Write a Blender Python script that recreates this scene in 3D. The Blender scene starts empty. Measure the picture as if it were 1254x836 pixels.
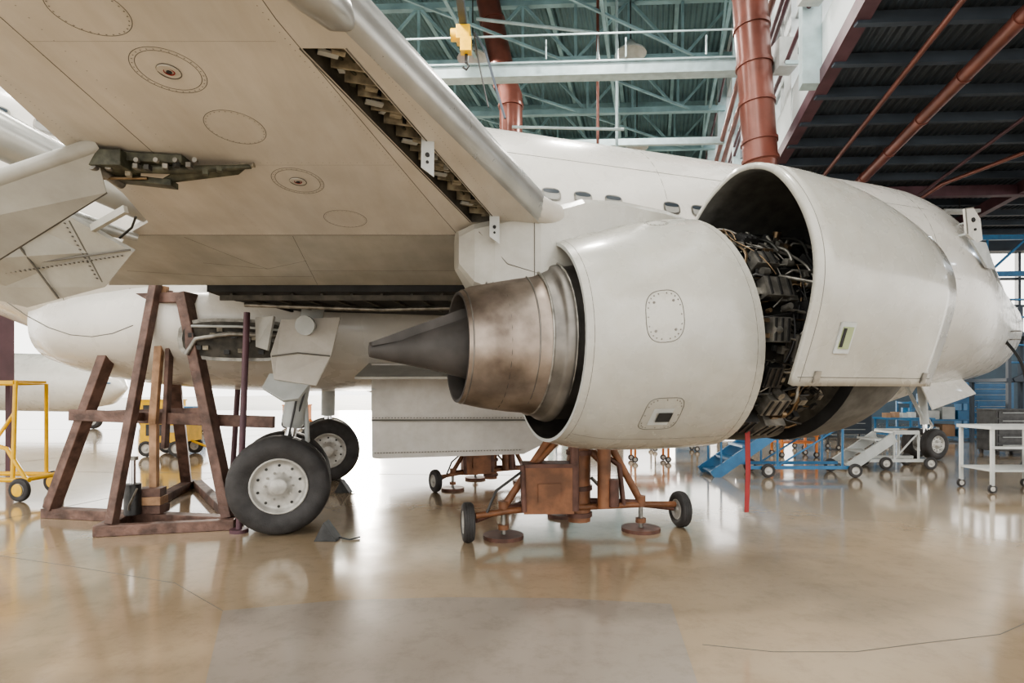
import bpy, math, random
from mathutils import Vector, Matrix
random.seed(7)
V=Vector
# ------------------------------------------------------------------ materials
def mat(name,col,rough=0.5,metal=0.0,var=0.12,scale=3.0,bump=0.0,bscale=30,col2=None,coat=0.0,rvar=0.0,streak=0.0):
    m=bpy.data.materials.new(name); m.use_nodes=True
    nt=m.node_tree; b=nt.nodes['Principled BSDF']
    tc=nt.nodes.new('ShaderNodeTexCoord')
    n=nt.nodes.new('ShaderNodeTexNoise'); n.inputs['Scale'].default_value=scale; n.inputs['Detail'].default_value=6
    nt.links.new(tc.outputs['Object'],n.inputs['Vector'])
    r=nt.nodes.new('ShaderNodeValToRGB')
    c1=[max(0,c*(1-var)) for c in col]; c2=list(col2) if col2 else [min(1,c*(1+var)) for c in col]
    r.color_ramp.elements[0].color=(*c1,1); r.color_ramp.elements[1].color=(*c2,1)
    r.color_ramp.elements[0].position=.35; r.color_ramp.elements[1].position=.65
    nt.links.new(n.outputs['Fac'],r.inputs['Fac']); out=r.outputs['Color']
    if streak:
        mp=nt.nodes.new('ShaderNodeMapping'); mp.inputs['Scale'].default_value=(7,1.2,7); mp.inputs['Rotation'].default_value=(0,0,-.9)
        n4=nt.nodes.new('ShaderNodeTexNoise'); n4.inputs['Scale'].default_value=1.1; n4.inputs['Detail'].default_value=8; n4.inputs['Roughness'].default_value=.65
        nt.links.new(tc.outputs['Object'],mp.inputs['Vector']); nt.links.new(mp.outputs['Vector'],n4.inputs['Vector'])
        r2=nt.nodes.new('ShaderNodeValToRGB'); r2.color_ramp.elements[0].position=.36; r2.color_ramp.elements[1].position=.62
        k=1-streak; r2.color_ramp.elements[0].color=(k,k*.985,k*.96,1); r2.color_ramp.elements[1].color=(1,1,1,1)
        nt.links.new(n4.outputs['Fac'],r2.inputs['Fac'])
        mx=nt.nodes.new('ShaderNodeMix'); mx.data_type='RGBA'; mx.blend_type='MULTIPLY'; mx.inputs['Factor'].default_value=1
        nt.links.new(out,mx.inputs['A']); nt.links.new(r2.outputs['Color'],mx.inputs['B']); out=mx.outputs['Result']
    nt.links.new(out,b.inputs['Base Color'])
    b.inputs['Roughness'].default_value=rough; b.inputs['Metallic'].default_value=metal
    if coat: b.inputs['Coat Weight'].default_value=coat; b.inputs['Coat Roughness'].default_value=.08
    if rvar:
        mr=nt.nodes.new('ShaderNodeMapRange'); mr.inputs['To Min'].default_value=max(0.02,rough-rvar); mr.inputs['To Max'].default_value=rough+rvar
        n3=nt.nodes.new('ShaderNodeTexNoise'); n3.inputs['Scale'].default_value=scale*2.7; n3.inputs['Detail'].default_value=8
        nt.links.new(tc.outputs['Object'],n3.inputs['Vector'])
        nt.links.new(n3.outputs['Fac'],mr.inputs['Value']); nt.links.new(mr.outputs['Result'],b.inputs['Roughness'])
    if bump:
        n2=nt.nodes.new('ShaderNodeTexNoise'); n2.inputs['Scale'].default_value=bscale
        nt.links.new(tc.outputs['Object'],n2.inputs['Vector'])
        bp=nt.nodes.new('ShaderNodeBump'); bp.inputs['Strength'].default_value=bump; bp.inputs['Distance'].default_value=.02
        nt.links.new(n2.outputs['Fac'],bp.inputs['Height']); nt.links.new(bp.outputs['Normal'],b.inputs['Normal'])
    return m
M={}
M['white']=mat('white_paint',(.64,.625,.58),.28,0,.06,1.2,coat=.3,rvar=.06)
M['cowl']=mat('cowl_paint',(.405,.40,.365),.27,0,.08,2.2,coat=.35,rvar=.08,streak=.06)
M['wing']=mat('wing_grey_paint',(.55,.525,.48),.33,0,.10,1.8,rvar=.1,streak=.09)
M['wing2']=mat('fairing_grey_shaded_paint',(.39,.385,.35),.38,0,.12,2.5,rvar=.1,streak=.10)  # fairing grey; also a darker wing grey with shade put into its colour
M['le']=mat('leading_edge_metal',(.40,.40,.38),.3,.5,.1,4,rvar=.08)
M['seam']=mat('seam_sealant',(.13,.125,.11),.7)
M['rivet']=mat('rivet_metal',(.19,.18,.16),.5,.3)
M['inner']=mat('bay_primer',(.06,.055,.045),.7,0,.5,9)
M['rib']=mat('rib_primer',(.26,.235,.18),.6,0,.5,14)
M['bronze']=mat('heat_stained_metal',(.18,.145,.12),.42,.8,.3,3.5,col2=(.33,.28,.24),rvar=.08)
M['bronzed']=mat('duct_metal',(.19,.18,.165),.45,.75,.25,5)
M['plug']=mat('plug_metal',(.075,.07,.067),.65,.25,.3,4)
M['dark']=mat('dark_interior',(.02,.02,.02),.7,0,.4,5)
M['eng']=mat('engine_case',(.05,.05,.046),.5,.5,.5,8)
M['eng2']=mat('engine_parts_steel',(.26,.25,.225),.4,.6,.4,10)
M['eng3']=mat('engine_parts_black',(.03,.03,.03),.4,.1,.4,10)
M['eng4']=mat('engine_parts_brass',(.22,.16,.10),.4,.8,.3,10)
M['doorin_inletshade']=mat('cowl_liner_inlet_shade',(.085,.085,.08),.6,0,.3,8)  # door liner; also darkens the inlet skin as painted shadow
M['rubber']=mat('tyre_rubber',(.040,.038,.038),.65,0,.3,6,bump=.2,bscale=60)
M['hub']=mat('wheel_hub_paint',(.42,.41,.38),.35,.2,.15,12)
M['chrome']=mat('oleo_chrome',(.7,.7,.7),.15,1)
M['wood']=mat('stained_wood',(.125,.075,.060),.6,0,.45,6,bump=.4,bscale=25)
M['woodl']=mat('pale_wood',(.36,.22,.13),.6,0,.3,7,bump=.3)
M['rust']=mat('orange_brown_paint',(.22,.10,.05),.5,0,.35,5,bump=.15)
M['rustd']=mat('dark_brown_steel',(.12,.06,.045),.5,.2,.35,6)
M['yellow']=mat('yellow_paint',(.75,.45,.03),.4,0,.12,5)
M['blue']=mat('blue_paint',(.035,.15,.30),.4,0,.15,5)
M['red']=mat('red_fabric',(.25,.03,.03),.7)
M['orange']=mat('orange_paint',(.6,.2,.04),.45)
M['copper']=mat('red_brown_duct_paint',(.165,.060,.045),.32,.15,.2,1.5,rvar=.08)
M['maroon']=mat('maroon_steel',(.10,.05,.062),.5,.1,.2,2)
M['steel']=mat('roof_steel_green_grey',(.25,.38,.41),.5,.1,.2,1)
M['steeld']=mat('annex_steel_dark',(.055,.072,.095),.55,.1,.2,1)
M['crane']=mat('crane_white_paint',(.38,.48,.50),.45)
M['wall']=mat('wall_white_panel',(.58,.63,.64),.6,0,.08,.6)
M['wallg']=mat('wall_grey_green',(.17,.26,.28),.6,0,.15,.5)
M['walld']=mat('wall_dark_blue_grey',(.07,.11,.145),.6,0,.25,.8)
M['lgrey']=mat('light_grey_paint',(.44,.46,.45),.4,0,.1,4)
M['carton']=mat('cardboard',(.33,.21,.13),.8)
M['glass']=mat('dark_window_glass',(.05,.06,.07),.08,0,.1,2)
M['cabin']=mat('cabin_window_lit_glass',(.30,.30,.28),.15,0,.1,2)  # light grey stands for lit window glass, no emission
M['grn']=mat('vent_green_light',(.30,.35,.20),.6)  # green light in the vent opening, put into a flat colour
M['olive']=mat('olive_primer',(.075,.077,.055),.5,.2,.5,14)
def floor_mat(name,c,c2,coat=.4):
    m=mat(name,c,.13,0,.06,.35,col2=c2,coat=coat,rvar=.06)
    nt=m.node_tree; b=nt.nodes['Principled BSDF']; b.inputs['Coat Roughness'].default_value=.09
    tc=nt.nodes['Texture Coordinate']
    n=nt.nodes.new('ShaderNodeTexNoise'); n.inputs['Scale'].default_value=1.6
    nt.links.new(tc.outputs['Object'],n.inputs['Vector'])
    bp=nt.nodes.new('ShaderNodeBump'); bp.inputs['Strength'].default_value=.12; bp.inputs['Distance'].default_value=.02
    nt.links.new(n.outputs['Fac'],bp.inputs['Height']); nt.links.new(bp.outputs['Normal'],b.inputs['Normal'])
    v=nt.nodes.new('ShaderNodeTexNoise'); v.inputs['Scale'].default_value=5; v.inputs['Detail'].default_value=12; v.inputs['Roughness'].default_value=.75
    nt.links.new(tc.outputs['Object'],v.inputs['Vector'])
    r=nt.nodes.new('ShaderNodeValToRGB'); r.color_ramp.elements[0].position=.34; r.color_ramp.elements[0].color=(.76,.75,.74,1); r.color_ramp.elements[1].position=.52; r.color_ramp.elements[1].color=(1,1,1,1)
    nt.links.new(v.outputs['Fac'],r.inputs['Fac'])
    src=b.inputs['Base Color'].links[0].from_socket
    mx=nt.nodes.new('ShaderNodeMix'); mx.data_type='RGBA'; mx.blend_type='MULTIPLY'; mx.inputs['Factor'].default_value=.6
    nt.links.new(src,mx.inputs['A']); nt.links.new(r.outputs['Color'],mx.inputs['B']); nt.links.new(mx.outputs['Result'],b.inputs['Base Color'])
    return m
M['floor']=floor_mat('epoxy_floor',(.38,.29,.19),(.46,.365,.255),.6)
M['patch']=floor_mat('epoxy_floor_grey',(.33,.285,.245),(.37,.325,.28),.3)
M['apron']=mat('apron_concrete',(.5,.49,.46),.8,0,.1,.4)
def corr_mat(name,c,scale,axis_rot):
    m=mat(name,c,.6,.1,.15,.6)
    nt=m.node_tree; b=nt.nodes['Principled BSDF']; tc=nt.nodes['Texture Coordinate']
    mp=nt.nodes.new('ShaderNodeMapping'); mp.inputs['Rotation'].default_value=(0,0,axis_rot)
    w=nt.nodes.new('ShaderNodeTexWave'); w.inputs['Scale'].default_value=scale
    nt.links.new(tc.outputs['Object'],mp.inputs['Vector']); nt.links.new(mp.outputs['Vector'],w.inputs['Vector'])
    bp=nt.nodes.new('ShaderNodeBump'); bp.inputs['Distance'].default_value=.1; bp.inputs['Strength'].default_value=.9
    nt.links.new(w.outputs['Fac'],bp.inputs['Height']); nt.links.new(bp.outputs['Normal'],b.inputs['Normal'])
    return m
HA=math.radians(13.9)
M['deck']=corr_mat('roof_corrugated_deck',(.15,.245,.27),1.2,HA)
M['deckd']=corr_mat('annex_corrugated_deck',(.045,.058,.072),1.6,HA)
# ------------------------------------------------------------------ builder
class MB:
    def __init__(s): s.v=[];s.f=[];s.m=[];s.sm=[];s.mats=[]
    def mi(s,k):
        if k not in s.mats: s.mats.append(k)
        return s.mats.index(k)
    def add(s,vs,fs,k,smooth=False):
        o=len(s.v); s.v+= [tuple(v) for v in vs]; i=s.mi(k)
        for f in fs:
            s.f.append([o+a for a in f]); s.m.append(i); s.sm.append(smooth)
    def obox(s,c,ax,ay,az,k):
        c=V(c);ax=V(ax);ay=V(ay);az=V(az)
        vs=[c+sx*ax+sy*ay+sz*az for sx in(-1,1) for sy in(-1,1) for sz in(-1,1)]
        fs=[(0,1,3,2),(4,6,7,5),(0,4,5,1),(2,3,7,6),(0,2,6,4),(1,5,7,3)]
        s.add(vs,fs,k)
    def box(s,c,size,k,rz=0):
        cs,sn=math.cos(rz),math.sin(rz)
        s.obox(c,V((cs,sn,0))*size[0]/2,V((-sn,cs,0))*size[1]/2,V((0,0,size[2]/2)),k)
    def beam(s,p1,p2,w,h,k,up=(0,0,1)):
        p1=V(p1);p2=V(p2);d=p2-p1;L=d.length
        if L<1e-6:return
        d/=L;u=V(up)
        if abs(d.dot(u))>.98:u=V((0,1,0))
        sd=d.cross(u).normalized();u2=sd.cross(d)
        s.obox((p1+p2)/2,d*L/2,sd*w/2,u2*h/2,k)
    def tube(s,pts,r,k,n=10,closed=False):
        pts=[V(p) for p in pts];N=len(pts);rs=r if isinstance(r,(list,tuple)) else [r]*N
        rings=[];prev=None
        for i,p in enumerate(pts):
            if closed: t=pts[(i+1)%N]-pts[i-1]
            else: t=pts[min(i+1,N-1)]-pts[max(i-1,0)]
            t.normalize()
            if prev is None:
                a=V((0,0,1)) if abs(t.z)<.9 else V((1,0,0)); u=t.cross(a).normalized()
            else:
                u=prev-t*prev.dot(t)
                if u.length<1e-6:u=t.cross(V((0,0,1)))
                u.normalize()
            prev=u;w=t.cross(u)
            rings.append([p+rs[i]*(math.cos(2*math.pi*j/n)*u+math.sin(2*math.pi*j/n)*w) for j in range(n)])
        s.loft(rings,k,caps=not closed,wrap=closed)
    def loft(s,rings,k,caps=True,smooth=True,wrap=False,skip=None,open_ring=False):
        n=len(rings[0]);vs=[p for r in rings for p in r];fs=[]
        R=len(rings)
        for i in range(R if wrap else R-1):
            i2=(i+1)%R
            for j in range(n-1 if open_ring else n):
                if skip and skip(i,j):continue
                j2=(j+1)%n
                fs.append((i*n+j,i*n+j2,i2*n+j2,i2*n+j))
        s.add(vs,fs,k,smooth)
        if caps and not wrap and not open_ring:
            s.add(rings[0],[tuple(range(n))[::-1]],k); s.add(rings[-1],[tuple(range(n))],k)
    def rev(s,c,axis,prof,k,n=32,smooth=True):
        c=V(c);t=V(axis).normalized();a=V((0,0,1)) if abs(t.z)<.9 else V((1,0,0))
        u=t.cross(a).normalized();w=t.cross(u)
        rings=[[c+t*d+max(r,1e-4)*(math.cos(2*math.pi*j/n)*u+math.sin(2*math.pi*j/n)*w) for j in range(n)] for d,r in prof]
        s.loft(rings,k,caps=False,smooth=smooth)
    def cyl(s,c,axis,r,h,k,n=16):
        t=V(axis).normalized();c=V(c);s.tube([c-t*h/2,c+t*h/2],r,k,n)
    def poly(s,pts,th,k,nrm=None):
        pts=[V(p) for p in pts]
        if nrm is None:
            nrm=(pts[1]-pts[0]).cross(pts[2]-pts[1]).normalized()
        nrm=V(nrm);n=len(pts)
        a=[p+nrm*th/2 for p in pts];b=[p-nrm*th/2 for p in pts]
        fs=[tuple(range(n)),tuple(range(2*n-1,n-1,-1))]
        for i in range(n):
            j=(i+1)%n;fs.append((i,n+i,n+j,j))
        s.add(a+b,fs,k)
    def done(s,name,parent=None,bevel=0,recalc=True):
        me=bpy.data.meshes.new(name);me.from_pydata(s.v,[],s.f)
        for k in s.mats: me.materials.append(M[k])
        me.polygons.foreach_set('material_index',s.m);me.polygons.foreach_set('use_smooth',s.sm)
        me.update()
        if recalc:
            import bmesh
            bm=bmesh.new();bm.from_mesh(me);bmesh.ops.recalc_face_normals(bm,faces=bm.faces);bm.to_mesh(me);bm.free()
        ob=bpy.data.objects.new(name,me);bpy.context.scene.collection.objects.link(ob)
        if parent is not None:
            ob.parent=parent;ob.matrix_parent_inverse=Matrix.Translation(parent.location).inverted()
        if bevel:
            md=ob.modifiers.new('bevel','BEVEL');md.width=bevel;md.segments=2;md.limit_method='ANGLE'
        return ob
def empty(name,loc):
    e=bpy.data.objects.new(name,None);e.location=loc;bpy.context.scene.collection.objects.link(e);e.empty_display_size=.3
    return e
def catmull(pts,sub):
    out=[];n=len(pts)
    for i in range(n-1):
        p0=pts[max(i-1,0)];p1=pts[i];p2=pts[i+1];p3=pts[min(i+2,n-1)]
        for k in range(sub):
            t=k/sub
            out.append([.5*(2*b+(c-a)*t+(2*a-5*b+4*c-d)*t*t+(3*b-a-3*c+d)*t**3) for a,b,c,d in zip(p0,p1,p2,p3)])
    out.append(list(pts[-1]));return out
def add_wheel(mb,c,axis,R,W,bolts=True,n=40):
    h=W/2
    mb.rev(c,axis,[(-h*.82,.56*R),(-h*.95,.66*R),(-h,.78*R),(-h*.92,.9*R),(-h*.7,.965*R),(-h*.45,.99*R),(-h*.42,.975*R),(-h*.36,.975*R),(-h*.33,.995*R),(-h*.05,R),(-h*.03,.985*R),(h*.03,.985*R),(h*.05,R),(h*.33,.995*R),(h*.36,.975*R),(h*.42,.975*R),(h*.45,.99*R),(h*.7,.965*R),(h*.92,.9*R),(h,.78*R),(h*.95,.66*R),(h*.82,.56*R)],'rubber',n)
    t=V(axis).normalized();c=V(c)
    for sg in(1,-1):
        mb.rev(c,t*sg,[(h*.82,.56*R),(h*.9,.55*R),(h*.88,.52*R),(h*.6,.49*R),(h*.55,.42*R),(h*.62,.33*R),(h*.6,.22*R),(h*.95,.17*R),(h*1.0,.13*R),(h*1.0,0)],'hub',n)
        if bolts:
            a=V((0,0,1));u=t.cross(a).normalized();w=t.cross(u)
            for i in range(10):
                an=2*math.pi*i/10
                mb.cyl(c+t*sg*h*.6+(math.cos(an)*u+math.sin(an)*w)*.27*R,t,.025*R,.04*R,'eng2',8)
                mb.cyl(c+t*sg*h*.56+(math.cos(an+.3)*u+math.sin(an+.3)*w)*.41*R,t,.028*R,.06*R,'eng',10)
# ------------------------------------------------------------------ frames
hx,hy=math.cos(math.radians(18)),math.sin(math.radians(18))
def L(x,lat,z): return V((-3.5+hx*x+hy*lat, 9.16+hy*x-hx*lat, z))
nV=V((hy,-hx,0)); hV=V((hx,hy,0))
def H(a,b,z): return V((a+.24*b,-.05*a+.97*b,z))
plane=empty('airliner',(-3.5,9.16,0))
# ------------------------------------------------------------------ fuselage
ST=[(-20,5.9,5.4,.3),(-16,6.0,4.9,.8),(-12,6.05,4.3,1.4),(-8,6.05,3.7,1.9),(-5.5,6.05,3.2,2.1),(-3.7,6.05,2.6,2.12),(-2.3,6.05,1.9,2.12),(-1,6.05,1.66,2.12),(3,6.05,1.65,2.12),(8,6.05,1.65,2.12),(11.2,6.05,1.65,2.12),(12.3,5.93,1.67,2.05),(13.1,5.62,1.69,1.90),(13.8,5.20,1.72,1.66),(14.5,4.78,1.78,1.36),(15.2,4.42,1.88,1.05),(15.85,4.13,2.04,.76),(16.4,3.90,2.3,.50),(16.85,3.70,2.65,.27),(17.08,3.4,3.2,.04)]
STs=catmull(ST,5)
def fst(x):
    for a,b in zip(STs,STs[1:]):
        if a[0]<=x<=b[0]:
            t=(x-a[0])/max(1e-6,b[0]-a[0]);return [p+(q-p)*t for p,q in zip(a,b)]
    return STs[-1]
def fsurf(x,ph,off=0):
    _,t,b,w=fst(x);zc=(t+b)/2;hz=(t-b)/2
    return L(x,(w+off)*math.cos(ph),zc+(hz+off)*math.sin(ph))
mb=MB()
mb.loft([[fsurf(s[0],2*math.pi*j/56) for j in range(56)] for s in STs],'white')
mb.done('fuselage',plane)
mb=MB();rings=[]
for i in range(25):
    t=-1+2*i/24; s=max(.02,(1-abs(t)**2.6)**(1/2.6)); x=.55+3.9*t
    rings.append([L(x,2.22*s*math.copysign(abs(math.cos(a))**.8,math.cos(a)),2.45+.86*s*math.copysign(abs(math.sin(a))**.8,math.sin(a))) for a in [2*math.pi*j/40 for j in range(40)]])
mb.loft(rings,'white');mb.done('belly_fairing',plane)
mb=MB()
def fpatch(x0,x1,p0,p1,k,off=.012,n=6,rad=.5):
    xc,pc=(x0+x1)/2,(p0+p1)/2;pts=[]
    for j in range(28):
        a=2*math.pi*j/28;cx=math.copysign(abs(math.cos(a))**rad,math.cos(a));sx=math.copysign(abs(math.sin(a))**rad,math.sin(a))
        pts.append(fsurf(xc+(x1-x0)/2*cx,pc+(p1-p0)/2*sx,off))
    c=fsurf(xc,pc,off);mb.add([c]+pts,[(0,1+j,1+(j+1)%28) for j in range(28)],k,True)
    return pts
wx=[3.62+.508*i for i in range(-20,15)]
for x in wx:
    if 5.0<x<5.4: continue
    for sgn in(1,-1):
        p=.28 if sgn>0 else math.pi-.28
        fpatch(x-.15,x+.15,p-.050,p+.050,'eng2',.010,rad=.65)
        fpatch(x-.125,x+.125,p-.038,p+.038,'cabin',.016,rad=.65)
        fpatch(x-.125,x+.125,p+.008*sgn,p+.038*sgn,'glass',.019,rad=.65)
for x0,x1,p0,p1 in[(13.35,13.8,.26,.52),(13.9,14.3,.30,.62),(14.1,14.55,.80,1.35)]:
    fpatch(x0-.05,x1+.05,p0-.04,p1+.04,'lgrey',.012,rad=.45)
    fpatch(x0,x1,p0,p1,'glass',.02,rad=.4);fpatch(x0,x1,math.pi-p1,math.pi-p0,'glass',.02,rad=.4)
for x in(-2.5,2.6,5.6,8.6,11.4,15.6):
    mb.tube([fsurf(x,2*math.pi*j/60,-.002) for j in range(60)],.0045,'seam',5,closed=True)
for p in(.62,-.05,-.45):
    mb.tube([fsurf(-2.5+i*.5,p,-.002) for i in range(30)],.0035,'seam',5)
mb.done('cabin_windows',plane,recalc=False)
mb=MB()
bx=12.28;lt=2.05;zd=-.10
A_=[L(bx-.10,lt,4.70+zd),L(bx+.16,lt,4.55+zd),L(bx+.32,lt,4.62+zd),L(bx+.26,lt,5.02+zd),L(bx+.06,lt,5.22+zd),L(bx-.16,lt,5.18+zd)]
mb.poly(A_,.05,'white')
mb.poly([L(bx+.0,lt,4.60+zd),L(bx+.42,lt,4.58+zd),L(bx+.85,lt-.1,4.10+zd),L(bx+.45,lt,4.10+zd)],.05,'lgrey')
mb.tube([A_[0]-nV*.3,A_[0]],.025,'lgrey',8);mb.tube([A_[3]-nV*.45,A_[3]],.02,'lgrey',8)
mb.cyl(L(bx+.05,lt+.03,4.98+zd),nV,.045,.03,'dark');mb.cyl(L(bx+.1,lt+.03,4.80+zd),nV,.025,.03,'dark')
mb.tube([A_[0]+nV*.03,A_[5]+nV*.03,A_[4]+nV*.03],.012,'seam',6)
for x,z in((15.0,-.2),(15.1,-.33)):
    p=fsurf(x,z,0);mb.tube([p,p+nV*.1,p+nV*.12+hV*.14],.014,'eng2',8)
mb.done('cockpit_side_panel',plane)
mb=MB()
def surf4(a,b,c,d,th,k):
    a,b,c,d=map(V,(a,b,c,d));rings=[]
    nrm=(b-a).cross(d-a).normalized()
    for i in range(7):
        t=i/6;le=a.lerp(b,t);te=d.lerp(c,t);T=th*(1-.6*t);r=[]
        for s,h in[(0,0),(.02,.3),(.08,.6),(.25,.95),(.45,1),(.7,.7),(1,.05)]: r.append(le.lerp(te,s)+nrm*h*T)
        for s,h in[(.7,.7),(.45,1),(.25,.95),(.08,.6),(.02,.3)]: r.append(le.lerp(te,s)-nrm*h*T)
        rings.append(r)
    mb.loft(rings,k)
surf4(L(-13,0,5.6),L(-18.5,0,11.5),L(-20.5,0,11.5),L(-19.3,0,5.6),.22,'white')
surf4(L(-16.2,.5,5.3),L(-19.8,6,5.9),L(-21.2,6,5.9),L(-19.6,.5,5.3),.14,'wing')
surf4(L(-16.2,-.5,5.3),L(-19.8,-6,5.9),L(-21.2,-6,5.9),L(-19.6,-.5,5.3),.14,'wing')
surf4(L(4.2,-1.6,2.7),L(-2.8,-14,4.2),L(-4.4,-14,4.2),L(-2.4,-1.6,2.7),.3,'wing')
mb.done('tail_and_port_wing',plane)
mb=MB()
ax=L(0,-5.62,2.0)
mb.rev(ax,hV,[(.8,.0),(1.4,.3),(1.5,.42),(2.1,.6),(2.12,.77),(2.5,.86),(3.0,.93),(3.5,.95),(4.4,.93),(4.9,.86),(5.1,.78),(5.0,.72),(4.5,.72),(4.3,.3),(4.6,0)],'cowl',40)
mb.beam(ax+hV*1+V((0,0,.75)),ax+hV*3.6+V((0,0,.85)),.3,.5,'wing')
mb.done('port_engine',plane)
# ------------------------------------------------------------------ starboard wing (world frame)
def zl(Y): return 3.416-.14*Y
def LEx(Y): return .42-.4884*(4.5-Y) if Y<4.5 else .42+.44*(Y-4.5)
TEt=[(-2.5,-4.3),(0,-3.2),(1,-2.85),(2,-2.55),(2.46,-2.44),(2.7,-2.42),(3.2,-2.5),(3.75,-2.55),(4.18,-2.66),(4.41,-2.98),(5.0,-3.5),(5.6,-3.95)]
mb=MB();secs=[]
def section(Y,te):
    le=LEx(Y);b=min(-.71+.354*(Y-2.5),le-.12);a=b-.18;z=zl(Y);mid=(te+a)/2
    pts=[(te,0),(te*.66+a*.34,0),(te*.33+a*.67,0),(a,0),(b,0),(le-.07,.0),(le-.03,.02),(le-.005,.06),(le,.11),(le-.01,.16),(le-.05,.23),(le-.15,.30),(a-.2,.42),(mid,.44),(te+.5,.2),(te,.04)]
    return [V((x,Y,z+h)) for x,h in pts]
for Y,te in TEt: secs.append(section(Y,te))
def part(i0,i1,k,cap=False):
    R=secs[i0:i1+1]
    mb.loft(R,k,caps=cap,smooth=True,skip=lambda i,j:(j in(5,6,7,8,9,10)) or (j==3 and TEt[i0+i][0]>=2.45 and TEt[i0+i][0]<4.1))
    mb.loft([r[5:12] for r in R],'le',caps=False,open_ring=True)
part(0,9,'wing');part(9,11,'wing2')  # inboard underside takes the darker grey: its shading change is in the paint
mb.add(secs[-1],[tuple(range(16))],'wing2');mb.add(secs[0],[tuple(range(16))],'wing')
ob=mb.done('wing',plane)
md=ob.modifiers.new('es','EDGE_SPLIT');md.split_angle=math.radians(32)
mb=MB()
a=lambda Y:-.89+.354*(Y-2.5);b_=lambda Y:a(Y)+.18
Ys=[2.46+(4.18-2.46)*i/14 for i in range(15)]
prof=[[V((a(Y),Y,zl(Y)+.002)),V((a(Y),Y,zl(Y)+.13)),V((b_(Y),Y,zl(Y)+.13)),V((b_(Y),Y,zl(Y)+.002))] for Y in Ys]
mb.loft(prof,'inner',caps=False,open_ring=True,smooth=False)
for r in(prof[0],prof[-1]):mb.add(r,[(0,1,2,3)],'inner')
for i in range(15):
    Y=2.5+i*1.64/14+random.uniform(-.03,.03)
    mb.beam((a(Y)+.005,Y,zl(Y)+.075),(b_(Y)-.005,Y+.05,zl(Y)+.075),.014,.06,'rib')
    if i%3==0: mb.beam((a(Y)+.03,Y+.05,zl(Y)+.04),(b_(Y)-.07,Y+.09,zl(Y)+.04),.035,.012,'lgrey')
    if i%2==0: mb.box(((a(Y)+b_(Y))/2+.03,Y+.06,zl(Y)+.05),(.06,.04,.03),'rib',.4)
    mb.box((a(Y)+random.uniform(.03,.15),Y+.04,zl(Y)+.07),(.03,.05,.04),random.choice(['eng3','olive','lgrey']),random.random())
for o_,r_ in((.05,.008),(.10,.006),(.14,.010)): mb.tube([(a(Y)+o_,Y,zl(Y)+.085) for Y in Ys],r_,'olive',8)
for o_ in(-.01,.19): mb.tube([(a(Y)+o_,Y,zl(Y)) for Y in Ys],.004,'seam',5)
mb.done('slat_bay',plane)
mb=MB()
for X,Y in((-.47,3.15),(-.13,4.08)):
    z=zl(Y);mb.poly([(X-.03,Y,z+.02),(X+.04,Y+.01,z-.0),(X+.04,Y,z-.20),(X-.03,Y-.01,z-.15)],.008,'lgrey')
    mb.cyl((X+.005,Y-.008,z-.08),(0,1,0),.012,.012,'dark',12);mb.cyl((X+.005,Y-.008,z-.12),(0,1,0),.008,.012,'dark',12)
mb.done('slat_bracket_plate',plane)
mb=MB()
def onwing(X,Y,d=.003): return V((X,Y,zl(Y)-d))
def rivline(p,q,step=.035,r=.003):
    p=V(p);q=V(q);n=max(2,int((q-p).length/step))
    for i in range(n+1):
        c=p.lerp(q,i/n);c=onwing(c.x,c.y,.002)
        mb.add([c+V((r*math.cos(t),r*math.sin(t),0)) for t in[k*math.pi/3 for k in range(6)]],[tuple(range(6))],'rivet')
for X,Y,rx,ry,c in((-1.56,2.60,.155,.15,1),(-1.674,2.26,.15,.13,0),(-1.344,3.59,.155,.16,1),(-1.466,3.03,.15,.15,0),(-1.203,4.127,.15,.14,0)):
    for s in((1,.86) if c else (1,)):
        mb.tube([onwing(X+s*rx*math.cos(t),Y+s*ry*math.sin(t),-.001) for t in[k*math.pi/24 for k in range(48)]],.0022,'seam',5,closed=True)
    for k in range(30):
        t=k*math.pi/15;cc=onwing(X+.93*rx*math.cos(t),Y+.93*ry*math.sin(t),.002)
        mb.add([cc+V((.004*math.cos(u),.004*math.sin(u),0)) for u in[j*math.pi/3 for j in range(6)]],[tuple(range(6))],'rivet')
    if c:
        mb.cyl(onwing(X,Y,.0),(0,0,1),.05,.006,'wing',24)
        mb.tube([onwing(X+.05*math.cos(t),Y+.05*math.sin(t),.002) for t in[k*math.pi/12 for k in range(24)]],.0025,'seam',5,closed=True)
        mb.tube([onwing(X+.022*math.cos(t),Y+.022*math.sin(t),.003) for t in[k*math.pi/8 for k in range(16)]],.003,'red',5,closed=True)
        mb.cyl(onwing(X,Y,.004),(0,0,1),.012,.008,'eng3',12)
def seam(pts,r=.0025): mb.tube([onwing(x,y,-.001) for x,y in pts],r,'seam',5)
seam([(-2.95,4.41),(.2,4.41)],.004);rivline((-2.9,4.38,0),(.1,4.38,0));rivline((-2.9,4.44,0),(.1,4.44,0))
seam([(-1.9,5.58),(-1.7,4.43)]);rivline((-1.85,5.5,0),(-1.66,4.48,0));seam([(-2.7,5.0),(-2.2,5.15),(-1.78,4.95)])
seam([(-.45,5.55),(-.35,4.43)]);rivline((-.5,5.5,0),(-.4,4.45,0))
seam([(-1.83,5.2),(-.42,5.2)]);rivline((-1.8,5.24,0),(-.45,5.24,0))
seam([(-2.55,4.45),(-2.3,5.0),(-2.2,5.15)]);seam([(-3.5,5.2),(-2.75,5.35),(-1.87,5.35)])
seam([(-2.2,.5),(-2.05,2.3),(-2.05,3.3)]);seam([(-1.25,0.2),(-.95,2.3),(-.5,4.1),(-.42,4.4)])
seam([(-2.4,3.4),(-.7,3.4)],.0015);seam([(-2.05,2.42),(-1.0,2.42)],.0015)
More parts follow.
